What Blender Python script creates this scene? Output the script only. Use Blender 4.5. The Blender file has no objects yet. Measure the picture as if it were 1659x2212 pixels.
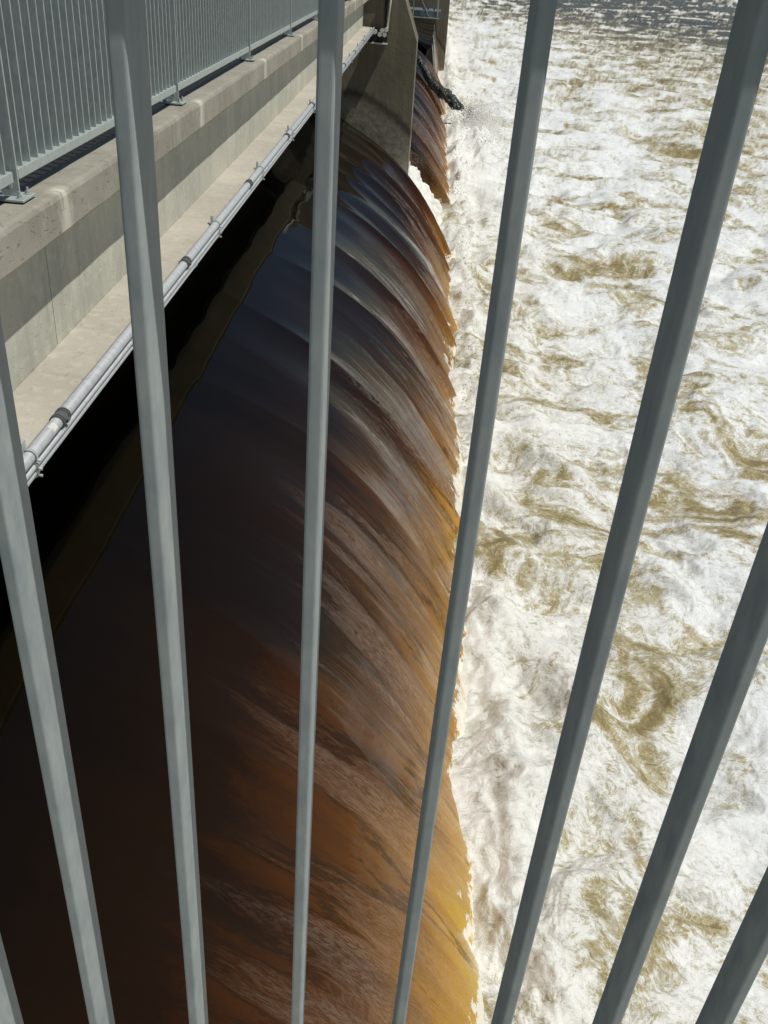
import bpy, bmesh, math, random
import numpy as np
from mathutils import Vector, Matrix
random.seed(7)
S = bpy.context.scene
COL = S.collection

# ------------------------------------------------------------------ camera
cd = bpy.data.cameras.new('camera'); cam = bpy.data.objects.new('camera', cd); COL.objects.link(cam)
Rm = Matrix(((0.99625792, -0.08610203, 0.00752362), (0.05208821, 0.52866406, -0.84723145), (0.06897088, 0.84445293, 0.53117065)))
cam.matrix_world = Rm.to_4x4()
cd.sensor_fit = 'VERTICAL'; cd.sensor_height = 24.0; cd.sensor_width = 18.0
cd.lens = 24.0 * 1960 / 2212
cd.clip_start = 0.05; cd.clip_end = 8000
S.camera = cam

# ------------------------------------------------------------------ light
SUN = Vector((1.0, -0.26, 2.15)).normalized()
elev = math.asin(SUN.z); azim = math.atan2(SUN.x, SUN.y)
w = bpy.data.worlds.new('World'); S.world = w; w.use_nodes = True
nt = w.node_tree; bg = nt.nodes['Background']
sky = nt.nodes.new('ShaderNodeTexSky'); sky.sky_type = 'NISHITA'; sky.sun_disc = False
sky.sun_elevation = elev; sky.sun_rotation = azim
sky.air_density = 1.0; sky.dust_density = 0.1; sky.ozone_density = 1.5
nt.links.new(sky.outputs[0], bg.inputs[0]); bg.inputs[1].default_value = 0.05
sl = bpy.data.lights.new('sun', 'SUN'); so = bpy.data.objects.new('sun', sl); COL.objects.link(so)
sl.energy = 5.0; sl.angle = math.radians(0.53); sl.color = (1.0, 0.975, 0.90)
so.rotation_euler = SUN.to_track_quat('Z', 'Y').to_euler()
S.view_settings.view_transform = 'Standard'; S.view_settings.look = 'None'
S.view_settings.exposure = -0.4; S.view_settings.gamma = 1.0
try:
    S.cycles.max_bounces = 8; S.cycles.caustics_reflective = False; S.cycles.caustics_refractive = False
except Exception: pass

# ------------------------------------------------------------------ noise in numpy
def _h(ix, iy, seed):
    n = (ix.astype(np.int64) * 374761393 + iy.astype(np.int64) * 668265263 + seed * 1442695041) & 0xffffffff
    n = ((n ^ (n >> 13)) * 1274126177) & 0xffffffff
    n = (n ^ (n >> 16)) & 0xffff
    return n * (2 * math.pi / 65536.0)
def perlin(x, y, seed=0):
    xi = np.floor(x); yi = np.floor(y); fx = x - xi; fy = y - yi
    u = fx * fx * fx * (fx * (fx * 6 - 15) + 10); v = fy * fy * fy * (fy * (fy * 6 - 15) + 10)
    def g(ax, ay):
        a = _h(xi + ax, yi + ay, seed)
        return np.cos(a) * (fx - ax) + np.sin(a) * (fy - ay)
    n0 = g(0, 0) * (1 - u) + g(1, 0) * u; n1 = g(0, 1) * (1 - u) + g(1, 1) * u
    return (n0 * (1 - v) + n1 * v) * 1.5
def fbm(x, y, o=4, seed=0, gain=0.5, lac=2.03):
    s = 0; a = 1.0; t = 0
    for i in range(o):
        s = s + a * perlin(x, y, seed + i * 17); t += a; a *= gain; x = x * lac + 3.1; y = y * lac - 1.7
    return s / t
def ridged(x, y, o=3, seed=0, gain=0.5):
    s = 0; a = 1.0; t = 0
    for i in range(o):
        s = s + a * (1 - np.abs(perlin(x, y, seed + i * 13)) * 1.6); t += a; a *= gain; x = x * 2.1 + 5.3; y = y * 2.1 + 1.9
    return s / t
def sstep(a, b, x):
    t = np.clip((x - a) / (b - a), 0, 1); return t * t * (3 - 2 * t)

# ------------------------------------------------------------------ helpers
def tag(o, label=None, cat=None, group=None, kind=None):
    if label: o['label'] = label
    if cat: o['category'] = cat
    if group: o['group'] = group
    if kind: o['kind'] = kind
    return o
def link(name, me, mat=None, parent=None, smooth=False):
    o = bpy.data.objects.new(name, me); COL.objects.link(o)
    if mat: me.materials.append(mat)
    if parent: o.parent = parent
    if smooth:
        me.polygons.foreach_set('use_smooth', [True] * len(me.polygons))
    return o
def empty(name, loc=(0, 0, 0)):
    o = bpy.data.objects.new(name, None); COL.objects.link(o); o.location = loc; o.empty_display_size = .1
    return o
def grid_mesh(name, P, attrs=None, mask=None):
    """P: (n,m,3) array -> mesh grid"""
    n, m = P.shape[:2]
    me = bpy.data.meshes.new(name)
    idx = np.arange(n * m).reshape(n, m)
    q = np.stack([idx[:-1, :-1], idx[1:, :-1], idx[1:, 1:], idx[:-1, 1:]], -1)
    if mask is not None: q = q[mask]
    q = q.reshape(-1, 4)
    me.vertices.add(n * m); me.vertices.foreach_set('co', P.reshape(-1).astype(np.float32))
    me.loops.add(q.size); me.loops.foreach_set('vertex_index', q.reshape(-1).astype(np.int32))
    me.polygons.add(len(q)); me.polygons.foreach_set('loop_start', np.arange(0, q.size, 4, dtype=np.int32))
    me.update(calc_edges=True)
    if attrs:
        for k, a in attrs.items():
            at = me.attributes.new(k, 'FLOAT', 'POINT'); at.data.foreach_set('value', a.reshape(-1).astype(np.float32))
    me.polygons.foreach_set('use_smooth', np.ones(len(me.polygons), dtype=bool))
    return me
def bm_box(bm, x0, x1, y0, y1, z0, z1, bev=0.0, seg=1):
    M = Matrix.Translation(((x0 + x1) / 2, (y0 + y1) / 2, (z0 + z1) / 2)) @ Matrix.Diagonal((x1 - x0, y1 - y0, z1 - z0, 1))
    r = bmesh.ops.create_cube(bm, size=1, matrix=M)
    if bev:
        es = list({e for v in r['verts'] for e in v.link_edges})
        bmesh.ops.bevel(bm, geom=es, offset=bev, segments=seg, profile=.6, affect='EDGES')
    return bm
def bm_cyl(bm, p0, p1, r0, r1=None, seg=16):
    p0 = Vector(p0); p1 = Vector(p1); d = p1 - p0
    M = Matrix.Translation((p0 + p1) / 2) @ d.to_track_quat('Z', 'Y').to_matrix().to_4x4()
    bmesh.ops.create_cone(bm, cap_ends=True, segments=seg, radius1=r0, radius2=r0 if r1 is None else r1, depth=d.length, matrix=M)
def bm_obj(name, bm, mat, parent=None, smooth=False):
    me = bpy.data.meshes.new(name); bm.to_mesh(me); bm.free()
    return link(name, me, mat, parent, smooth)
def box(name, x0, x1, y0, y1, z0, z1, mat, parent=None, bev=0.0, seg=1):
    return bm_obj(name, bm_box(bmesh.new(), x0, x1, y0, y1, z0, z1, bev, seg), mat, parent)
def prism_y(name, prof, y0, y1, mat, parent=None, ny=1, wob=0.0):
    """closed XZ outline extruded along Y"""
    bm = bmesh.new(); rows = []
    for k in range(ny + 1):
        y = y0 + (y1 - y0) * k / ny
        rows.append([bm.verts.new((x + wob * (random.random() - .5), y, z + wob * (random.random() - .5))) for x, z in prof])
    n = len(prof)
    for a, b in zip(rows, rows[1:]):
        for i in range(n): bm.faces.new((a[i], a[(i + 1) % n], b[(i + 1) % n], b[i]))
    bm.faces.new(rows[0][::-1]); bm.faces.new(rows[-1])
    bmesh.ops.recalc_face_normals(bm, faces=bm.faces)
    return bm_obj(name, bm, mat, parent)

# ------------------------------------------------------------------ materials
class NB:
    def __init__(s, name):
        s.m = bpy.data.materials.new(name); s.m.use_nodes = True; s.t = s.m.node_tree
        s.b = s.t.nodes['Principled BSDF']; s.t.links
    def n(s, typ, **kw):
        nd = s.t.nodes.new(typ)
        for k, v in kw.items():
            if k in nd.inputs: nd.inputs[k].default_value = v
            else: setattr(nd, k, v)
        return nd
    def l(s, a, b): s.t.links.new(a, b)
    def inp(s, nd, k, v):
        if isinstance(v, (int, float)): nd.inputs[k].default_value = v
        elif isinstance(v, tuple): nd.inputs[k].default_value = v
        else: s.l(v, nd.inputs[k])
    def math(s, op, a, b=0.0, c=None, clamp=False):
        nd = s.t.nodes.new('ShaderNodeMath'); nd.operation = op; nd.use_clamp = clamp
        s.inp(nd, 0, a); s.inp(nd, 1, b)
        if c is not None: s.inp(nd, 2, c)
        return nd.outputs[0]
    def noise(s, vec, scale, detail=4, rough=.5, dist=0.0):
        nd = s.n('ShaderNodeTexNoise'); s.l(vec, nd.inputs['Vector'])
        nd.inputs['Scale'].default_value = scale; nd.inputs['Detail'].default_value = detail
        nd.inputs['Roughness'].default_value = rough; nd.inputs['Distortion'].default_value = dist
        return nd.outputs['Fac']
    def map(s, vec, scale=(1, 1, 1), loc=(0, 0, 0), rot=(0, 0, 0)):
        nd = s.n('ShaderNodeMapping'); s.l(vec, nd.inputs['Vector'])
        nd.inputs['Scale'].default_value = scale; nd.inputs['Location'].default_value = loc; nd.inputs['Rotation'].default_value = rot
        return nd.outputs[0]
    def ramp(s, fac, stops, interp='LINEAR'):
        nd = s.n('ShaderNodeValToRGB'); cr = nd.color_ramp; cr.interpolation = interp
        while len(cr.elements) < len(stops): cr.elements.new(.5)
        for e, (p, c) in zip(cr.elements, stops):
            e.position = p; e.color = (c[0], c[1], c[2], 1) if isinstance(c, tuple) else (c, c, c, 1)
        s.l(fac, nd.inputs[0]); return nd.outputs[0]
    def mix(s, f, a, b, mode='MIX'):
        nd = s.n('ShaderNodeMix'); nd.data_type = 'RGBA'; nd.blend_type = mode
        s.inp(nd, 0, f); s.inp(nd, 6, a); s.inp(nd, 7, b); return nd.outputs[2]
    def sst(s, x, a, b):
        nd = s.n('ShaderNodeMapRange'); nd.interpolation_type = 'SMOOTHSTEP'
        s.inp(nd, 0, x); nd.inputs[1].default_value = a; nd.inputs[2].default_value = b
        return nd.outputs[0]
    def attr(s, name):
        nd = s.n('ShaderNodeAttribute'); nd.attribute_name = name; return nd.outputs['Fac']
    def bump(s, h, strength=.3, dist=.01, normal=None):
        nd = s.n('ShaderNodeBump'); s.l(h, nd.inputs['Height']); nd.inputs['Strength'].default_value = strength
        nd.inputs['Distance'].default_value = dist
        if normal is not None: s.l(normal, nd.inputs['Normal'])
        return nd.outputs[0]
    def pos(s): return s.n('ShaderNodeNewGeometry').outputs['Position']
    def xyz(s, v):
        nd = s.n('ShaderNodeSeparateXYZ'); s.l(v, nd.inputs[0]); return nd.outputs
    def comb(s, x, y, z):
        nd = s.n('ShaderNodeCombineXYZ'); s.inp(nd, 0, x); s.inp(nd, 1, y); s.inp(nd, 2, z); return nd.outputs[0]

def mat_galv(name, c0, c1, rough=.5, metal=.35, sc=60):
    b = NB(name); p = b.pos()
    n1 = b.noise(b.map(p, (1, 1, .35)), sc, 5, .6); n2 = b.noise(p, 30, 4, .65)
    v = b.n('ShaderNodeTexVoronoi'); b.l(b.map(p, (1, 1, .5)), v.inputs['Vector']); v.inputs['Scale'].default_value = sc * 2.5
    f = b.math('ADD', b.math('MULTIPLY', n1, .7), b.math('MULTIPLY', n2, .3))
    col = b.ramp(f, [(.3, c0), (.7, c1)])
    col = b.mix(.12, col, b.ramp(v.outputs['Distance'], [(0., .25), (1., .75)]), 'SOFT_LIGHT')
    sp = b.sst(b.noise(p, 38, 2), .77, .80)
    col = b.mix(b.math('MULTIPLY', sp, .7), col, (.03, .03, .03, 1))
    b.l(col, b.b.inputs['Base Color']); b.b.inputs['Metallic'].default_value = metal
    b.l(b.ramp(n1, [(.3, rough - .1), (.7, rough + .15)]), b.b.inputs['Roughness'])
    b.l(b.bump(n1, .12, .002), b.b.inputs['Normal'])
    return b.m
GALV = mat_galv('galvanised_steel', (.21, .255, .28), (.39, .42, .41), .65, .0, 55)
GALV_FAR = mat_galv('galvanised_steel_weathered', (.34, .40, .39), (.50, .54, .52), .5, .25)
PIPE = mat_galv('conduit_grey', (.33, .35, .37), (.50, .53, .55), .5, .0, 30)
STEEL_DK = mat_galv('dark_painted_steel', (.10, .13, .14), (.17, .21, .22), .5, .2)

def mat_concrete(name, base, dark, posts=False, vstreak=.35, sc=1.0, pits=.15):
    b = NB(name); p = b.pos(); x, y, z = b.xyz(p)
    n1 = b.noise(p, 1.3 * sc, 6, .6); n2 = b.noise(p, 14 * sc, 5, .65); n3 = b.noise(p, 90, 3, .6)
    st = b.noise(b.map(p, (1, 5.5, .35)), 1.6, 5, .6)
    col = b.mix(b.sst(n1, .3, .7), dark, base)
    col = b.mix(b.math('MULTIPLY', b.sst(st, .48, .72), vstreak), col, tuple(c * .62 for c in dark[:3]) + (1,))
    col = b.mix(b.math('MULTIPLY', b.sst(n2, .5, .68), .3), col, tuple(min(1, c * 1.3) for c in base[:3]) + (1,))
    pit = b.sst(b.noise(b.map(p, (1, .35, 1)), 46, 2, .5), .64, .70)
    col = b.mix(b.math('MULTIPLY', pit, pits), col, tuple(c * .35 for c in dark[:3]) + (1,))
    if posts:   # lime runs below each post's base plate
        ph = b.math('WRAP', b.math('SUBTRACT', y, b.math('MULTIPLY', b.math('SUBTRACT', x, -1.80), 0.0)), 4.72 - 1.575, 4.72 + 1.575)
        dd = b.math('ABSOLUTE', b.math('ADD', b.math('SUBTRACT', ph, 4.70), b.math('MULTIPLY', b.math('SUBTRACT', b.noise(p, 9, 3), .5), .13)))
        m = b.math('SUBTRACT', 1.0, b.sst(dd, .01, .13))
        m = b.math('MULTIPLY', m, b.sst(x, -1.90, -1.84))
        m = b.math('MULTIPLY', m, b.sst(b.noise(b.map(p, (1, 3, .6)), 9, 4), .25, .5))
        col = b.mix(b.math('MULTIPLY', m, .72), col, (.66, .62, .53, 1))
    b.l(col, b.b.inputs['Base Color']); b.b.inputs['Roughness'].default_value = .9
    h = b.math('ADD', b.math('MULTIPLY', n2, .6), b.math('SUBTRACT', b.math('MULTIPLY', n3, .4), b.math('MULTIPLY', pit, .6)))
    b.l(b.bump(h, .45, .008), b.b.inputs['Normal'])
    return b.m
CONC = mat_concrete('curb_concrete', (.36, .335, .28, 1), (.25, .235, .19, 1), True, pits=.3)
CONC_GREY = mat_concrete('girder_concrete', (.58, .56, .47, 1), (.44, .44, .37, 1))
CONC_WARM = mat_concrete('flange_concrete', (.48, .44, .375, 1), (.38, .35, .295, 1), False, .15)

def mat_pier():
    b = NB('pier_concrete'); p = b.pos(); x, y, z = b.xyz(p)
    n1 = b.noise(p, .55, 6, .6); n2 = b.noise(p, 5, 5, .65)
    st = b.noise(b.map(p, (3.0, 3, .22)), 1.4, 5, .6)
    col = b.ramp(n1, [(.3, (.105, .090, .058)), (.7, (.20, .175, .125))])
    col = b.mix(b.math('MULTIPLY', b.sst(st, .45, .7), .6), col, (.10, .085, .055, 1))
    # tide line of algae curving down the face, paler washed concrete beneath it
    line = b.math('ADD', -3.95, b.math('MULTIPLY', b.math('POWER', b.math('MAXIMUM', b.math('ADD', x, 2.3), 0.0), 1.7), -.34))
    d = b.math('ADD', b.math('SUBTRACT', z, line), b.math('MULTIPLY', b.math('SUBTRACT', n2, .5), .35))
    near = b.math('SUBTRACT', 1.0, b.sst(b.math('ABSOLUTE', d), .02, .22))
    below = b.math('SUBTRACT', 1.0, b.sst(d, -.35, -.1))
    col = b.mix(b.math('MULTIPLY', below, .65), col, b.mix(b.sst(n2, .35, .65), (.15, .135, .10, 1), (.31, .29, .23, 1)))
    col = b.mix(b.math('MULTIPLY', near, .8), col, (.035, .032, .022, 1))
    b.l(col, b.b.inputs['Base Color']); b.b.inputs['Roughness'].default_value = .75
    b.l(b.bump(n2, .4, .03), b.b.inputs['Normal'])
    return b.m
PIERM = mat_pier()
def plain(name, c, rough=.6, metal=0.0):
    b = NB(name); p = b.pos(); n = b.noise(p, 25, 4, .6)
    b.l(b.mix(b.math('MULTIPLY', b.sst(n, .35, .7), .35), (c[0], c[1], c[2], 1), (c[0] * .55, c[1] * .55, c[2] * .55, 1)), b.b.inputs['Base Color'])
    b.b.inputs['Roughness'].default_value = rough; b.b.inputs['Metallic'].default_value = metal
    return b.m
RUBBER = plain('coupling_rubber', (.10, .11, .11), .55)
DARK = plain('black_steel_and_deck_shade', (.015, .016, .015), .7)  # black steel parts; on the deck it stands in for shade
WHITE = plain('white_pvc', (.72, .70, .64), .45)

# pool: foam over tea-brown water
def mat_pool():
    b = NB('foaming_water'); p = b.pos()
    f = b.attr('foam'); calm = b.attr('calm')
    warp = b.n('ShaderNodeTexNoise'); b.l(p, warp.inputs['Vector']); warp.inputs['Scale'].default_value = 2.2; warp.inputs['Detail'].default_value = 3
    vm = b.n('ShaderNodeVectorMath', operation='MULTIPLY_ADD'); b.l(warp.outputs['Color'], vm.inputs[0]); vm.inputs[1].default_value = (.7, .7, .3); b.l(p, vm.inputs[2])
    q = vm.outputs[0]
    x, y, z = b.xyz(p)
    n1 = b.noise(b.map(q, (1, 1.15, 1)), 4.6, 8, .70, .30)
    n2 = b.noise(b.map(q, (1, 1.4, 1)), 19, 5, .72, .3)
    n3 = b.noise(b.map(p, (.9, 1.4, 1)), 60, 3, .7)
    n4 = b.noise(b.map(q, (.7, 1.3, 1)), 6, 6, .7, 1.0)
    vo = b.n('ShaderNodeTexVoronoi'); b.l(q, vo.inputs['Vector']); vo.inputs['Scale'].default_value = 7; vo.feature = 'DISTANCE_TO_EDGE'
    lace = b.math('SUBTRACT', 1.0, b.sst(vo.outputs[0], .0, .09))
    wisp = b.math('SUBTRACT', 1.0, b.sst(b.math('ABSOLUTE', b.math('SUBTRACT', n4, .5)), .0, .035))
    g = b.math('ADD', f, b.math('MULTIPLY', b.math('SUBTRACT', n1, .5), 1.15))
    g = b.math('ADD', g, b.math('MULTIPLY', b.math('SUBTRACT', n2, .5), 1.25))
    g = b.math('ADD', g, b.math('MULTIPLY', b.math('SUBTRACT', n3, .5), .60))
    g = b.math('ADD', g, b.math('MULTIPLY', b.math('ADD', b.math('MULTIPLY', lace, .12), b.math('MULTIPLY', wisp, .09)), b.math('SUBTRACT', 1.0, calm)), clamp=True)
    white = b.mix(b.sst(x, 1.5, 6.0), (.80, .79, .745, 1), (.79, .815, .825, 1))
    col = b.ramp(g, [(.0, (.22, .175, .078)), (.22, (.32, .262, .128)), (.36, (.42, .36, .205)), (.47, (.49, .455, .345)), (.60, (.61, .60, .545))])
    col = b.mix(b.sst(g, .50, .84), col, white)
    # greyer tone in the trough of each ripple
    col = b.mix(b.math('MULTIPLY', b.math('SUBTRACT', 1.0, b.sst(n4, .33, .46)), .45), col, (.36, .345, .29, 1))
    col = b.mix(b.math('MULTIPLY', calm, b.math('SUBTRACT', 1.0, b.sst(g, .25, .6))), col, (.040, .036, .030, 1))
    b.l(col, b.b.inputs['Base Color'])
    b.l(b.ramp(g, [(.0, .14), (.35, .30), (.6, .7), (1.0, .85)]), b.b.inputs['Roughness'])
    b.b.inputs['IOR'].default_value = 1.33
    h = b.math('ADD', b.math('MULTIPLY', n1, .5), b.math('ADD', b.math('MULTIPLY', n2, .36), b.math('ADD', b.math('MULTIPLY', n3, .16), b.math('MULTIPLY', n4, .35))))
    b.l(b.bump(h, .6, .08), b.b.inputs['Normal'])
    return b.m
POOL = mat_pool()

# sheet of water sliding over the crest; colour follows the thickness of tea-brown water
def mat_fall():
    b = NB('amber_sheet_water'); p = b.pos()
    u = b.attr('drop'); yy = b.attr('along'); s = b.attr('arc'); thin = b.attr('thin')
    v = b.comb(yy, s, 0.0)
    w1 = b.noise(b.map(v, (1.2, .25, 1)), 1.0, 3)
    vy = b.math('ADD', yy, b.math('MULTIPLY', b.math('SUBTRACT', w1, .5), .9))
    v2 = b.comb(vy, s, 0.0)
    s1 = b.noise(b.map(v2, (2.0, .22, 1)), 1.0, 5, .55)
    s2 = b.noise(b.map(v2, (9.0, .9, 1)), 1.0, 5, .62, .3)
    s3 = b.noise(b.map(v2, (60.0, 8.0, 1)), 1.0, 4, .6, .4)
    s4 = b.noise(b.map(v2, (34.0, 9.0, 1)), 1.0, 3, .6, 1.2)
    # rough tongues of ripples that start as points and widen as they fall
    pn = b.noise(b.map(v2, (.95, .13, 1)), 1.0, 2, .45)
    pn2 = b.noise(b.map(v2, (3.2, .35, 1)), 1.0, 4, .55)
    pm = b.math('ADD', b.math('MULTIPLY', pn, .55), b.math('ADD', b.math('MULTIPLY', pn2, .45), b.math('MULTIPLY', b.math('SUBTRACT', u, .5), .16)))
    pm = b.math('ADD', pm, b.math('MULTIPLY', b.math('SUBTRACT', s3, .5), .10))
    rough = b.math('MULTIPLY', b.sst(pm, .515, .60), b.sst(u, .30, .62))
    rough = b.math('MULTIPLY', rough, b.math('ADD', .5, b.math('MULTIPLY', .5, b.sst(yy, 5, 15))))
    rim = b.math('MULTIPLY', b.math('MULTIPLY', b.sst(pm, .485, .505), b.math('SUBTRACT', 1.0, b.sst(pm, .51, .535))), b.sst(u, .24, .45))
    t = b.math('ADD', thin, b.math('MULTIPLY', b.math('SUBTRACT', s1, .5), b.math('MULTIPLY', .55, u)))
    t = b.math('ADD', t, b.math('MULTIPLY', b.math('SUBTRACT', s2, .5), b.math('MULTIPLY', .16, u)))
    t = b.math('ADD', t, b.math('MULTIPLY', b.math('SUBTRACT', s4, .5), b.math('MULTIPLY', .16, u)), clamp=True)
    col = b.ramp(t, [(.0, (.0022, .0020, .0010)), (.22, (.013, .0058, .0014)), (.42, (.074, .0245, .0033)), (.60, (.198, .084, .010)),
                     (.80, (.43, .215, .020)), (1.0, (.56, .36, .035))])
    fib = b.sst(b.math('ADD', b.math('MULTIPLY', s3, .55), b.math('MULTIPLY', s4, .45)), .44, .55)
    col = b.mix(b.math('MULTIPLY', rough, b.math('ADD', .03, b.math('MULTIPLY', fib, .36))), col, (.33, .27, .215, 1))  # pale streaks: aerated water, plus sky sheen painted into the colour
    col = b.mix(b.math('MULTIPLY', rim, .6), col, (.012, .007, .003, 1))
    # froth licking up from the pool
    px, py, pz = b.xyz(p)
    fr = b.math('ADD', b.math('MULTIPLY', b.math('SUBTRACT', b.noise(p, 2.6, 5, .65), .5), 1.5), b.math('MULTIPLY', b.math('SUBTRACT', b.noise(p, 14, 4, .7), .5), .55))
    froth = b.math('SUBTRACT', 1.0, b.sst(b.math('SUBTRACT', b.math('ADD', pz, 7.93), fr), -.05, .05))
    col = b.mix(froth, col, (.80, .76, .66, 1))
    b.l(col, b.b.inputs['Base Color'])
    b.b.inputs['IOR'].default_value = 1.35
    b.l(b.math('ADD', .03, b.math('MULTIPLY', rough, .22)), b.b.inputs['Roughness'])
    h = b.math('ADD', b.math('MULTIPLY', s2, .22), b.math('MULTIPLY', rough, b.math('ADD', b.math('MULTIPLY', s3, .45), b.math('MULTIPLY', s4, .45))))
    h = b.math('MULTIPLY', h, b.sst(u, .05, .8))
    b.l(b.bump(h, .6, .06), b.b.inputs['Normal'])
    return b.m
FALL = mat_fall()

def mat_spray():
    b = NB('white_spray'); p = b.pos(); n = b.noise(p, 20, 3)
    b.l(b.ramp(n, [(.3, (.80, .77, .70)), (.7, (.90, .90, .88))]), b.b.inputs['Base Color']); b.b.inputs['Roughness'].default_value = .5
    return b.m
SPRAY = mat_spray()
def mat_jet():
    b = NB('dark_jet_water'); p = b.pos(); n = b.noise(p, 9, 5, .7); n2 = b.noise(p, 3, 3)
    g = b.math('ADD', b.math('MULTIPLY', n, .75), b.math('MULTIPLY', n2, .25))
    b.l(b.ramp(g, [(.40, (.012, .014, .011)), (.57, (.045, .055, .045)), (.62, (.35, .38, .35)), (.70, (.75, .76, .72))]), b.b.inputs['Base Color'])
    b.b.inputs['Roughness'].default_value = .25
    b.l(b.bump(n, .9, .12), b.b.inputs['Normal'])
    return b.m
JET = mat_jet()

# ------------------------------------------------------------------ spillway profile (X -> Z)
PX = np.array([-60, -20, -8, -5, -3.5, -2.54, -2.04, -1.59, -1.13, -.82, -.41, -.08, .16, .45, .75, 1.0, 1.25, 1.5, 1.75, 2.0])
PZ = np.array([-3.78, -3.80, -3.86, -4.02, -4.28, -4.63, -4.86, -5.08, -5.36, -5.58, -5.92, -6.24, -6.52, -6.90, -7.34, -7.74, -8.18, -8.68, -9.25, -9.9])
_xs = np.linspace(-60, 2.0, 6201)
_zs = np.interp(_xs, PX, PZ)
for _ in range(3):
    k = np.ones(41) / 41; zp = np.pad(_zs, 20, mode='edge'); zp[-20:] = _zs[-1] + (_zs[-1] - _zs[-2]) * np.arange(1, 21)
    _zs = np.convolve(zp, k, 'valid')
_arc = np.concatenate([[0], np.cumsum(np.hypot(np.diff(_xs), np.diff(_zs)))])
_arc0 = np.interp(-3.5, _xs, _arc)
POOLZ = -8.25
def sheet(name, y0, y1, ny, ns, x_start=-7.0, edge0=0.0, edge1=0.0, raise_fn=None, parent=None, sinh=True, edw=2.8):
    if sinh:
        u = np.linspace(math.asinh(y0 / 6), math.asinh(y1 / 6), ny); Y = 6 * np.sinh(u)
    else: Y = np.linspace(y0, y1, ny)
    a0 = np.interp(x_start, _xs, _arc) - _arc0; a1 = _arc[-1] - _arc0
    A = np.concatenate([np.linspace(a0, 0, 40)[:-1], np.linspace(0, a1, ns)])
    X = np.interp(A + _arc0, _arc, _xs); Z = np.interp(A + _arc0, _arc, _zs)
    dX = np.gradient(X, A); dZ = np.gradient(Z, A)
    YY, AA = np.meshgrid(Y, A); XX = np.repeat(X[:, None], ny, 1); ZZ = np.repeat(Z[:, None], ny, 1)
    NX = np.repeat(-dZ[:, None], ny, 1); NZ = np.repeat(dX[:, None], ny, 1)
    U = np.clip(AA / (a1 * .86), 0, 1)
    Yo = YY
    Yw = YY + .30 * fbm(YY * .8, AA * .30, 2, 5) * U
    gr = sstep(.16, .75, U)
    far = sstep(7, 18, YY) * .75 + .25
    d = 0
    d = d + .13 * sstep(.05, .6, U) * far * (ridged(Yw * .60, AA * .09, 1, 31) - .55) * 1.6
    d = d + .060 * sstep(.2, 1, U) * fbm(Yw * .42, AA * .12, 2, 41)
    d = d + .013 * gr * fbm(Yw * 2.6, AA * .45, 3, 51)
    d = d + .005 * sstep(.3, .9, U) * fbm(Yw * 9, AA * 1.6, 3, 61)
    d = d * (1 - .45 * sstep(.75, 1, U)) + (.14 + .16 * (1 - sstep(8, 16, YY))) * sstep(.66, 1.0, U) * fbm(YY * .62, AA * .1, 3, 71)
    d = d + .006 * fbm(YY * .8, AA * .8, 2, 81)
    d = d + .13 * sstep(.55, 1, U) * (1 - sstep(10, 20, YY)) * (np.abs(np.sin((YY + .5 * np.sin(YY * 1.3)) * 1.75)) ** .6 - .6)
    # rolls where the sheet leaves a pier
    def edge(dist, side):
        nonlocal YY, d
        c = np.exp(-(dist / .28) ** 2)
        d = d + c * U * (.14 + .12 * fbm(AA * 3, YY * 3, 3, 91)) + c * .03
        return edw * U ** 1.4 * np.exp(-dist / 4.5) * side
    off = 0
    if edge0: off = off + edge(YY - y0, 1) * edge0
    if edge1: off = off - edge(y1 - YY, 1) * edge1
    if raise_fn is not None:
        ZZ = raise_fn(XX, YY, ZZ); d = d * .5; U = U * .35 + .5 * sstep(.1, .5, XX)
    if edge0: d = d - .8 * np.exp(-((YY - y0) / .16) ** 2) * sstep(.1, .3, U)
    if edge1: d = d - .8 * np.exp(-((y1 - YY) / .16) ** 2) * sstep(.1, .3, U)
    P = np.stack([XX + NX * d, YY + off, ZZ + NZ * d], -1)
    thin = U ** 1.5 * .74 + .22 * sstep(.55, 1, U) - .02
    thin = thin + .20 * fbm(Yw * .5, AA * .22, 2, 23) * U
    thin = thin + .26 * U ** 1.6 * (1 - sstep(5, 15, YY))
    me = grid_mesh(name, P, dict(drop=U, along=YY, arc=AA, thin=thin))
    # grey flattened normals fix
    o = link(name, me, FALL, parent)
    return o
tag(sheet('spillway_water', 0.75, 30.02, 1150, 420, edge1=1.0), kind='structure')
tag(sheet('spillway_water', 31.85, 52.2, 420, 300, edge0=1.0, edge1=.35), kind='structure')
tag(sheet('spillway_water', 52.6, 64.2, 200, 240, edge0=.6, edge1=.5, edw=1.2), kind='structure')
def rz(X, Y, Z):
    t = np.clip((Y - 64) / 12, 0, 1)
    zt = -4.15 - (1.25 - 1.0 * t) * sstep(-3.2, .1, X)
    return np.where(X < .1, np.maximum(zt, Z), np.maximum(zt - 5.5 * (X - .1), -9.5))
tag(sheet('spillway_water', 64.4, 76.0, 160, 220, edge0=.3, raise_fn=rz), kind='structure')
tag(sheet('spillway_water', 77.4, 140, 420, 220, edge0=.6), kind='structure')
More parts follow.
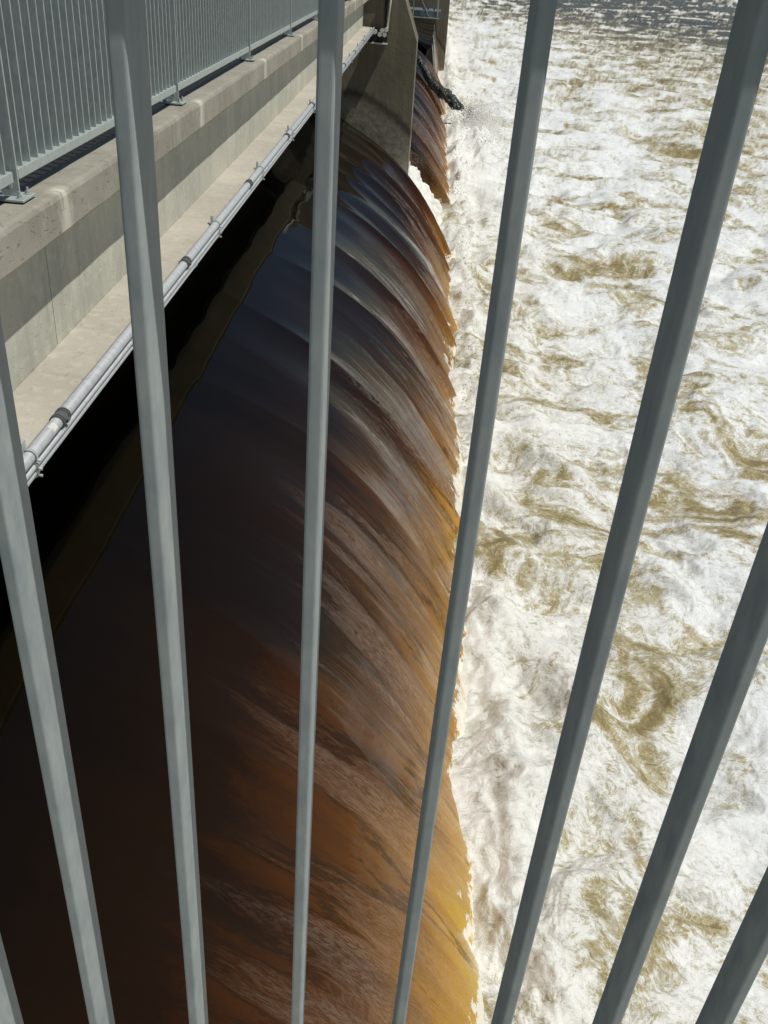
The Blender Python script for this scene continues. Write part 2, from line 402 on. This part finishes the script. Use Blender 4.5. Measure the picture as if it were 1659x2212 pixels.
def foam_chute(y0, y1):
    A = np.linspace(3.2, _arc[-1] - _arc0, 160); Y = np.linspace(y0, y1, 220)
    X = np.interp(A + _arc0, _arc, _xs); Z = np.interp(A + _arc0, _arc, _zs)
    YY, AA = np.meshgrid(Y, A); XX = np.repeat(X[:, None], 220, 1); ZZ = np.repeat(Z[:, None], 220, 1)
    n = .22 * fbm(XX * 2.2, YY * 2.2, 4, 301) + .05 * fbm(XX * 9, YY * 9, 3, 302)
    me = grid_mesh('white_chute', np.stack([XX + n * .8 - .28, YY, ZZ + n - .22], -1), dict(foam=.95 + n * 1.2, calm=n * 0))
    return tag(link('white_water', me, POOL), kind='structure')
foam_chute(26.3, 36.5)
# still water above the dam
me = grid_mesh('reservoir_water', np.array([[[x, y, -3.86 if x > -8 else -3.80] for y in (-60, -10, 0.2, 60, 140, 400)] for x in (-400, -60, -20, -6.9)], dtype=float),
               dict(drop=np.zeros((4, 6)), along=np.zeros((4, 6)), arc=np.zeros((4, 6)), thin=np.zeros((4, 6))))
tag(link('reservoir_water', me, FALL), kind='structure')

# ------------------------------------------------------------------ plunge pool
def pool():
    nth, nr = 900, 900
    th = np.concatenate([np.linspace(math.radians(-3), math.radians(62), nth), np.linspace(math.radians(62.5), math.radians(115), 110)])
    el = np.linspace(math.radians(66), math.radians(1.6), nr)
    r = -POOLZ / np.tan(el)
    r = np.concatenate([[0.6, 2.2], r, np.geomspace(r[-1] * 1.05, 4000, 24)])
    T, Rr = np.meshgrid(th, r)
    X = Rr * np.sin(T); Y = Rr * np.cos(T)
    fade = sstep(260, 60, Rr) if False else 1 - sstep(60, 260, Rr)
    # distance from the foot of the dam
    dx = X - 1.3
    wild = np.exp(-np.clip(dx, 0, 99) / 9.0)
    # large boils
    Xw = X + .9 * fbm(X * .35, Y * .35, 3, 101); Yw = Y + .9 * fbm(X * .35, Y * .35, 3, 111)
    big = fbm(Xw * .28, Yw * .34, 3, 121)
    boil = 1 - np.abs(perlin(Xw * .75, Yw * .85, 131)) * 2.0
    mid = fbm(Xw * 1.3 + .4 * boil, Yw * 1.5, 4, 141)
    bil = np.abs(fbm(Xw * 2.4, Yw * 2.6, 3, 151)) * 2
    fine = fbm(X * 7, Y * 7.5, 3, 161)
    calm = sstep(40, 105, X * .75 + Y * .45 - 8 + 8 * big)
    h = big * (.40 + .4 * wild) + .10 * boil * (.35 + wild) + .12 * mid * (.45 + .6 * wild) + .03 * (1 - bil) * (.4 + .6 * wild) + .012 * fine
    # swell crests running away from the camera in the calmer reach
    ang = math.radians(8)
    k = X * math.sin(ang) + Y * math.cos(ang)
    rip = (1 - np.abs(perlin(X * .10 + 9, k * .75, 171)) * 2) * .16 + (1 - np.abs(perlin(X * .25, k * 1.7, 172)) * 2) * .06
    h = h * (1 - .75 * calm) + rip * (.15 + .85 * calm)
    h = h * np.where(Rr > 400, 0.3, 1)
    # thrown-up ridge along the foot of the sheet
    foot = np.exp(-((X - 1.55 - .25 * perlin(Y * .8, Y * 0 + 3, 181)) / .45) ** 2)
    h = h + foot * (.10 + .28 * np.clip(fbm(X * 1.6, Y * 1.4, 3, 191) + .25, 0, 1)) * (1 + .9 * sstep(22, 40, Y))
    jump = np.exp(-(((X - 2.6) / 1.1) ** 2 + ((Y - 47) / 7) ** 2)); h = h + .9 * jump * (.8 + .5 * mid)
    Z = POOLZ + h
    # foam cover: big drifting rafts, swirled and torn
    wx = fbm(X * .22, Y * .22, 3, 201); wy = fbm(X * .22, Y * .22, 3, 211)
    Xe = X + 2.6 * wx + .5 * fbm(X * 1.0, Y * 1.0, 3, 203); Ye = Y + 2.6 * wy + .5 * fbm(X * 1.0, Y * 1.0, 3, 213)
    f1 = fbm(Xe * .26, Ye * .34, 3, 221)
    f1b = fbm(Xe * .75, Ye * .9, 4, 223)
    f2 = 1 - np.abs(fbm(Xe * 1.1, Ye * 1.3, 3, 231)) * 3.2
    f3 = fbm(Xe * 4.2, Ye * 4.8, 4, 241)
    f = .515 + .66 * f1 + .60 * f1b * (1 - .45 * sstep(25, 60, Y)) + .20 * (f2 - .5) + .40 * f3 + .10 * boil
    f = f + .12 * foot + .50 * jump + .10 * np.exp(-np.clip(dx, 0, 99) / 2.0)
    f = f + .12 * sstep(16, 40, Y) * (1 - sstep(3, 16, dx))
    f = f - .10 * sstep(6, 20, dx) * (1 - calm) - .55 * calm
    f = f + calm * .45 * sstep(.30, .85, ridged(X * .10, k * .9, 3, 251))
    f = np.where(f > .70, .70 + .32 * (f - .70), f)
    me = grid_mesh('river_water', np.stack([X, Y, Z], -1), dict(foam=f, calm=calm))
    return tag(link('river_water', me, POOL), kind='structure')
pool()
me = grid_mesh('riverbed', np.array([[[x, y, -12.5] for y in (-300, 3000)] for x in (-600, 3000)], dtype=float))
b_ = NB('riverbed_silt'); b_.b.inputs['Base Color'].default_value = (.05, .04, .025, 1)
n_ = b_.noise(b_.pos(), .5, 4); b_.l(b_.ramp(n_, [(.3, (.04, .03, .02)), (.7, (.08, .06, .04))]), b_.b.inputs['Base Color'])
tag(link('ground', me, b_.m), kind='structure')

# spray: many droplets and clots thrown up at the foot (nobody could count it)
def droplets():
    rng = np.random.default_rng(5)
    bm = bmesh.new(); bmesh.ops.create_icosphere(bm, subdivisions=1, radius=1)
    bv = np.array([v.co[:] for v in bm.verts]); bf = np.array([[v.index for v in f.verts] for f in bm.faces]); bm.free()
    pts = []; rad = []
    n = 2500
    u = rng.uniform(math.asinh(16 / 6), math.asinh(75 / 6), n); Y = 6 * np.sinh(u)
    X = 1.28 + np.abs(rng.normal(0, .32, n)); Z = POOLZ + .15 + np.abs(rng.normal(0, .22, n)) * (1 + .8 * (Y > 22))
    pts.append(np.stack([X, Y, Z], -1)); rad.append(rng.uniform(.0025, .007, n) * (1 + Y / 14))
    n = 1500
    X = rng.uniform(1.5, 12, n); u = rng.uniform(math.asinh(15 / 6), math.asinh(45 / 6), n); Y = 6 * np.sinh(u)
    pts.append(np.stack([X, Y, POOLZ + rng.uniform(.1, .7, n)], -1)); rad.append(rng.uniform(.002, .005, n) * (1 + Y / 20))
    # plume where the jet lands
    n = 9000
    X = rng.normal(2.9, .6, n); Y = rng.normal(50, 2.5, n); Z = -7.9 + np.abs(rng.normal(0, .55, n)) - .25 * np.abs(X - 2.6)
    pts.append(np.stack([X, Y, Z], -1)); rad.append(rng.uniform(.010, .026, n))
    P = np.concatenate(pts); Rr = np.concatenate(rad); N = len(P)
    sc = Rr[:, None, None] * rng.uniform(.6, 1.5, (N, 1, 3))
    V = (P[:, None, :] + bv[None] * sc).reshape(-1, 3)
    F = (bf[None] + (np.arange(N) * len(bv))[:, None, None]).reshape(-1, 3)
    me = bpy.data.meshes.new('spray'); me.vertices.add(len(V)); me.vertices.foreach_set('co', V.reshape(-1).astype(np.float32))
    me.loops.add(F.size); me.loops.foreach_set('vertex_index', F.reshape(-1).astype(np.int32))
    me.polygons.add(len(F)); me.polygons.foreach_set('loop_start', np.arange(0, F.size, 3, dtype=np.int32)); me.update(calc_edges=True)
    me.polygons.foreach_set('use_smooth', np.ones(len(F), dtype=bool))
    o = link('spray', me, SPRAY)
    tag(o, 'white spray droplets flying above the foaming foot of the spillway', 'spray', kind='stuff')
droplets()

# dark jet of water thrown off the crest between two bays
def jet():
    pts = [Vector(p) for p in ((-.95, 52.5, -4.95), (-.66, 52.4, -4.98), (-.04, 52.4, -5.75), (.32, 52.3, -6.16), (.83, 52.2, -6.56), (1.36, 52.1, -6.88), (1.79, 52, -7.10), (2.0, 52, -7.24))]
    rr = [.10, .14, .19, .25, .28, .27, .17, .04]
    bm = bmesh.new(); rows = []; sub = 10; ns = 20
    for i in range(len(pts) - 1):
        for k in range(sub):
            t = k / sub; c = pts[i].lerp(pts[i + 1], t); r = rr[i] * (1 - t) + rr[i + 1] * t
            d = (pts[i + 1] - pts[i]).normalized(); a = Vector((0, 1, 0)); b2 = d.cross(a)
            row = []
            for j in range(ns):
                g = 2 * math.pi * j / ns
                fr = (i + t) / (len(pts) - 1); q = r * (1 + (.5 + .9 * fr) * float(fbm(np.array([fr * 7.0]), np.array([math.cos(g) * 1.6 + math.sin(g) * 1.1]), 3, 77)[0]) + (.08 + .4 * fr ** 3) * (random.random() - .5))
                row.append(bm.verts.new(c + a * math.cos(g) * q + b2 * math.sin(g) * q))
            rows.append(row)
    for x, y in zip(rows, rows[1:]):
        for j in range(ns): bm.faces.new((x[j], x[(j + 1) % ns], y[(j + 1) % ns], y[j]))
    bm.faces.new(rows[0]); bm.faces.new(rows[-1][::-1])
    bmesh.ops.recalc_face_normals(bm, faces=bm.faces)
    o = bm_obj('water_jet', bm, JET, smooth=True)
    tag(o, 'dark arching jet of water thrown off the crest beyond the near pier, breaking into spray', 'water jet')
    # ragged strands of water off its tip
    bm = bmesh.new()
    for i in range(300):
        t = random.random() ** .8
        c = Vector((1.9 + t * 1.0 + random.gauss(0, .10), 52 + random.gauss(0, .5), -7.2 - t * .85 + random.gauss(0, .22 + .12 * t)))
        d = Vector((random.gauss(.5, .6), random.gauss(0, .5), random.gauss(-.5, .7))).normalized() * random.uniform(.05, .22)
        bm_cyl(bm, c, c + d, random.uniform(.010, .024), .003, 5)
    tag(bm_obj('spray_strand', bm, JET if random.random() < 2 else SPRAY, o), kind='stuff')
jet()

# ------------------------------------------------------------------ piers
def pier(name, y0, y1, dx, label):
    r = empty(name, (0, y0, -9)); r.location = (0, 0, 0)
    prof = [(-9, -1.0), (-1.0, -1.0), (-.84, -1.39), (-.42 + 0, -2.43), (-.385, -6.2), (-.385, -10.5), (-9, -10.5)]
    prof = [(x + (dx if i not in (0, 6) else 0), z) for i, (x, z) in enumerate(prof)]
    # rounded corners come from a small bevel
    bm = bmesh.new()
    a = [bm.verts.new((x, y0, z)) for x, z in prof]; b2 = [bm.verts.new((x, y1, z)) for x, z in prof]
    n = len(prof)
    for i in range(n): bm.faces.new((a[i], a[(i + 1) % n], b2[(i + 1) % n], b2[i]))
    bm.faces.new(a[::-1]); bm.faces.new(b2)
    bmesh.ops.recalc_face_normals(bm, faces=bm.faces)
    bmesh.ops.bevel(bm, geom=[e for e in bm.edges if e.calc_length() < 20 and abs((e.verts[0].co - e.verts[1].co).y) < .01], offset=.014, segments=1, affect='EDGES')
    bm_obj('pier_wall', bm, PIERM, r)
    tag(r, label, 'pier')
    return r
p1 = pier('concrete_pier', 30.0, 31.8, 0, 'stained brown concrete pier with slanted nose at the far end of the near bay')
box('cap', -9, -1.08, 29.9, 31.9, -1.0, -.85, CONC_GREY, p1, .02)
p2 = pier('concrete_pier', 76.0, 77.4, 1.50, 'distant tan concrete pier beside the white water, beyond the steel platform')

# bearing pocket with pipe ends on the near pier
bp = empty('pipe_rack', (0, 0, 0))
box('backing_plate', -1.78, -1.30, 29.90, 29.985, -2.52, -2.20, DARK, bp)
for x, z in ((-1.52, -2.30), (-1.38, -2.30), (-1.46, -2.20), (-1.34, -2.17), (-1.66, -2.24)):
    bm = bmesh.new(); bm_cyl(bm, (x, 29.72, z), (x, 29.90, z), .052, seg=14); bm_cyl(bm, (x, 29.70, z), (x, 29.76, z), .062, seg=14)
    bm_obj('pipe_end', bm, WHITE, bp)
bm = bmesh.new(); bm_cyl(bm, (-1.31, 29.88, -2.14), (-1.24, 29.88, -.9), .028, seg=12); bm_obj('riser_pipe', bm, WHITE, bp, True)
box('riser_channel', -1.42, -1.345, 29.93, 29.99, -2.14, -1.0, DARK, bp)
box('shelf', -1.78, -1.29, 29.78, 29.985, -2.56, -2.525, WHITE, bp)
tag(bp, 'black bracket with white pipe ends and a riser against the near pier', 'pipe rack')

# small steel platform beyond the near pier
pl = empty('steel_platform', (0, 0, 0))
box('deck_plate', -1.2, .16, 33.0, 34.3, -1.80, -1.77, STEEL_DK, pl)
bm = bmesh.new(); bm_box(bm, -1.2, .17, 32.93, 32.99, -1.95, -1.77); bm_box(bm, .175, .215, 32.93, 34.3, -1.95, -1.77); bm_obj('channel_beam', bm, STEEL_DK, pl)
box('flange', -1.2, .17, 32.86, 32.925, -1.975, -1.95, GALV_FAR, pl)
for x in (-.66, .115):
    bm = bmesh.new(); bm_box(bm, x - .018, x + .018, 32.90, 32.925, -1.93, -.7); bm_obj('post', bm, GALV_FAR, pl)
bm = bmesh.new(); bm_cyl(bm, (-.17, 32.88, -1.93), (-.62, 32.88, -1.15), .028, seg=6); bm_obj('diagonal_brace', bm, STEEL_DK, pl)
for x in (-.35, -.2, .0):
    bm = bmesh.new(); bm_cyl(bm, (x, 33.5, -1.765), (x, 33.5, -1.72), .03, seg=6); bm_obj('bolt', bm, DARK, pl)
tag(pl, 'small dark steel platform with posts and brace beyond the near pier', 'platform')

# ------------------------------------------------------------------ footbridge
br = empty('footbridge', (0, 0, 0))
Y0, Y1 = -4.0, 29.82
prism_y('curb', [(-5.6, -1.45), (-5.6, -1.35), (-2.03, -1.35), (-2.02, -1.185), (-1.832, -1.185), (-1.808, -1.192), (-1.800, -1.212), (-1.800, -1.375), (-1.812, -1.389), (-2.0, -1.389), (-2.0, -1.45)],
        Y0, Y1, CONC, br, 160, .0035)
box('deck_surface', -5.5, -2.04, Y0, Y1, -1.34, -1.26, DARK, br)  # shade behind the railing put into the deck's near-black colour
yy = Y0
girder_joints = [4.9, 11.2, 17.5, 23.8]
ys = [Y0] + girder_joints + [29.55]
for a, b2 in zip(ys, ys[1:]):
    prism_y('web', [(-2.4, -1.452), (-2.02, -1.452), (-2.02, -2.117), (-2.4, -2.117)], a + .004, b2 - .004, CONC_GREY, br)
prism_y('bottom_flange', [(-2.45, -2.12), (-2.018, -2.12), (-1.755, -2.126), (-1.742, -2.14), (-1.745, -2.19), (-1.82, -2.37), (-2.45, -2.37)], Y0, 29.6, CONC_WARM, br, 1)
prism_y('inner_girder', [(-5.3, -1.46), (-3.6, -1.46), (-3.6, -2.38), (-5.3, -2.38)], Y0, 29.6, CONC_GREY, br, 1)
tag(br, 'long concrete footbridge with overhanging curb carrying the steel railing above the spillway', 'bridge')

# conduits along the flange
def conduit(name, x, z, r, label, coup, y1=29.5, white=None):
    t = empty(name, (0, 0, 0))
    bm = bmesh.new(); bm_cyl(bm, (x, Y0, z), (x, y1, z), r, seg=24)
    bm_obj('tube', bm, PIPE, t, True)
    for y in coup:
        bm = bmesh.new()
        bm_cyl(bm, (x, y - r * 1.6, z), (x, y + r * 1.6, z), r * 1.13, seg=24)
        for k in (-1.45, -.9, .9, 1.45): bm_cyl(bm, (x, y + k * r, z), (x, y + (k + .28) * r, z), r * 1.27, seg=24)
        bm_box(bm, x + r * .9, x + r * 1.55, y - .5 * r, y + .5 * r, z - .25 * r, z + .25 * r)
        bm_obj('coupling', bm, RUBBER if r > .025 else PIPE, t)
    if white:
        bm = bmesh.new(); bm_cyl(bm, (x, white, z), (x, white + .055, z), r * 1.012, seg=24)
        # only a patch of the tube's upper side carries the sticker
        bmesh.ops.delete(bm, geom=[f for f in bm.faces if not (f.calc_center_median().z > z + r * .15 and f.calc_center_median().x > x + r * .1)], context='FACES')
        bm_obj('sticker', bm, WHITE, t)
    tag(t, label, 'conduit')
    return t
CY = [4.02, 6.65, 9.3, 11.95, 14.6, 17.2, 19.9, 22.5, 25.2]
conduit('large_conduit', -1.694, -2.135, .031, 'thick grey conduit with dark ribbed couplings along the footbridge flange', CY, white=3.86)
conduit('middle_conduit', -1.678, -2.186, .0145, 'thin grey conduit just beneath the thick one along the footbridge flange', [5.2, 10.4, 15.6, 20.8])
conduit('lower_conduit', -1.682, -2.222, .0145, 'lowest thin grey conduit on the footbridge flange', [6.9, 12.1, 17.3, 22.5])
# brackets
def bracket():
    t = empty('pipe_bracket', (0, 0, 0))
    bm = bmesh.new(); bm_box(bm, -1.733, -1.712, -.02, .02, -2.245, -2.055, .003); bm_obj('strut', bm, GALV_FAR, t)
    for x, z, r in ((-1.694, -2.135, .031), (-1.678, -2.186, .0145), (-1.682, -2.222, .0145)):
        bm = bmesh.new(); prev = None; n = 14
        ringv = []
        for k in range(n + 1):
            a = math.radians(-70 + 230 * k / n)
            c = Vector((x + math.cos(a) * (r + .004), 0, z + math.sin(a) * (r + .004)))
            nrm = Vector((math.cos(a), 0, math.sin(a)))
            ringv.append([bm.verts.new(c + Vector((0, s * .009, 0)) + nrm * q) for s, q in ((-1, 0), (1, 0), (1, .004), (-1, .004))])
        for p, q in zip(ringv, ringv[1:]):
            for i in range(4): bm.faces.new((p[i], p[(i + 1) % 4], q[(i + 1) % 4], q[i]))
        bmesh.ops.recalc_face_normals(bm, faces=bm.faces)
        bm_cyl(bm, (x + r + .004, 0, z - r * .45), (x + r + .022, 0, z - r * .45 - .004), .008, seg=6)
        bm_obj('strap', bm, GALV_FAR, t)
    return t
BY = [3.62, 5.55, 7.75, 10.0, 12.3, 14.6, 16.9, 19.2, 21.5, 23.8, 26.1, 28.4]
proto = bracket()
ordi = ['first', 'second', 'third', 'fourth', 'fifth', 'sixth', 'seventh', 'eighth', 'ninth', 'tenth', 'eleventh', 'twelfth']
def copy_tree(root, parent=None):
    c = root.copy(); COL.objects.link(c)
    if parent: c.parent = parent
    for ch in list(root.children): copy_tree(ch, c)
    return c
for i, y in enumerate(BY):
    o = proto if i == 0 else copy_tree(proto)
    o.location.y = y
    tag(o, ordi[i] + ' strapped steel bracket from the near end holding the conduits', 'bracket', 'brackets holding the conduits to the flange')

# ------------------------------------------------------------------ railing on the footbridge
SP = 3.15; PY0 = 4.44
RX = -1.93
def flat(name, x0, x1, y0, y1, z0, z1, mat, parent, bev=.0015, seg=1):
    return box(name, x0, x1, y0, y1, z0, z1, mat, parent, bev, seg)
def far_panel():
    t = empty('guard_rail', (0, 0, 0))
    n = 30; pitch = SP / (n + 1)
    me = bpy.data.meshes.new('picket'); bm = bmesh.new(); bm_box(bm, RX - .042, RX, -.0045, .0045, -1.0435, -.03, .0012); bm.to_mesh(me); bm.free(); me.materials.append(GALV_FAR)
    for i in range(n):
        o = bpy.data.objects.new('picket', me); COL.objects.link(o); o.parent = t; o.location.y = pitch * (i + 1)
    flat('bottom_rail', RX - .048, RX + .004, .035, SP - .035, -1.094, -1.044, GALV_FAR, t, .003)
    flat('top_rail', RX - .052, RX + .010, .015, SP - .015, -.0295, .02, GALV_FAR, t, .004, 2)
    for y in (.03, SP - .03):
        flat('lug', RX - .030, RX - .012, y - .022, y + .012, -1.125, -1.0945, GALV_FAR, t, .002)
    return t
def far_post():
    t = empty('railing_post', (0, 0, 0))
    flat('post_plate', RX - .075, RX + .012, -.006, .006, -1.163, -.03, GALV_FAR, t)
    flat('base_plate', RX - .12, RX + .055, -.075, .085, -1.176, -1.164, GALV_FAR, t, .002)
    for x, y in ((RX + .026, -.042), (RX + .026, .055), (RX - .09, -.042), (RX - .09, .055)):
        bm = bmesh.new()
        bm_cyl(bm, (x, y, -1.1635), (x, y, -1.160), .019, seg=16)
        bm_cyl(bm, (x, y, -1.160), (x, y, -1.147), .0115, seg=6)
        bm_cyl(bm, (x, y, -1.147), (x, y, -1.132), .0062, seg=10)
        bm_obj('bolt', bm, GALV_FAR, t)
    return t
pp = far_panel(); qq = far_post()
for k in range(-2, 8):
    y = PY0 + SP * k
    q = qq if k == -2 else copy_tree(qq)
    q.location.y = y
    if k < 7:
        p = pp if k == -2 else copy_tree(pp)
        p.location.y = y
    vis = {-1: 'first', 0: 'second', 1: 'third', 2: 'fourth', 3: 'fifth', 4: 'sixth', 5: 'seventh', 6: 'eighth', 7: 'ninth', -2: 'nearest, out of frame,'}
    nm = vis[k]
    tag(q, nm + ' bolted railing post from the near end of the footbridge curb', 'post', 'posts of the footbridge railing')
    if k < 7: tag(p, 'grey slatted railing panel just beyond the ' + nm + ' post of the footbridge', 'railing', 'railing panels along the footbridge')

# ------------------------------------------------------------------ near railing the view looks through
nr_ = empty('near_railing', (0, .488, -1.2)); nr_.location = (0, 0, 0)
me = bpy.data.meshes.new('bar'); bm = bmesh.new(); bm_box(bm, -.00475, .00475, .488, .5275, -1.12, .018, .0024, 4); bm.to_mesh(me); bm.free(); me.materials.append(GALV)
for i in range(-6, 9):
    o = bpy.data.objects.new('bar', me); COL.objects.link(o); o.parent = nr_
    o.location = (-.0502 + .1025 * i, 0, 0)
box('top_rail', -.75, .85, .4795, .5335, .0185, .07, GALV, nr_, .004, 2)
box('bottom_rail', -.75, .85, .4865, .529, -1.165, -1.121, GALV, nr_, .003)
tag(nr_, 'grey steel railing of upright flat bars close to the viewer', 'railing')
# slab the viewer stands on
sl_ = box('viewing_slab', -1.55, 3.0, -3.0, .55, -1.45, -1.22, CONC_GREY, None, .01)
tag(sl_, 'concrete slab under the near railing', 'slab')
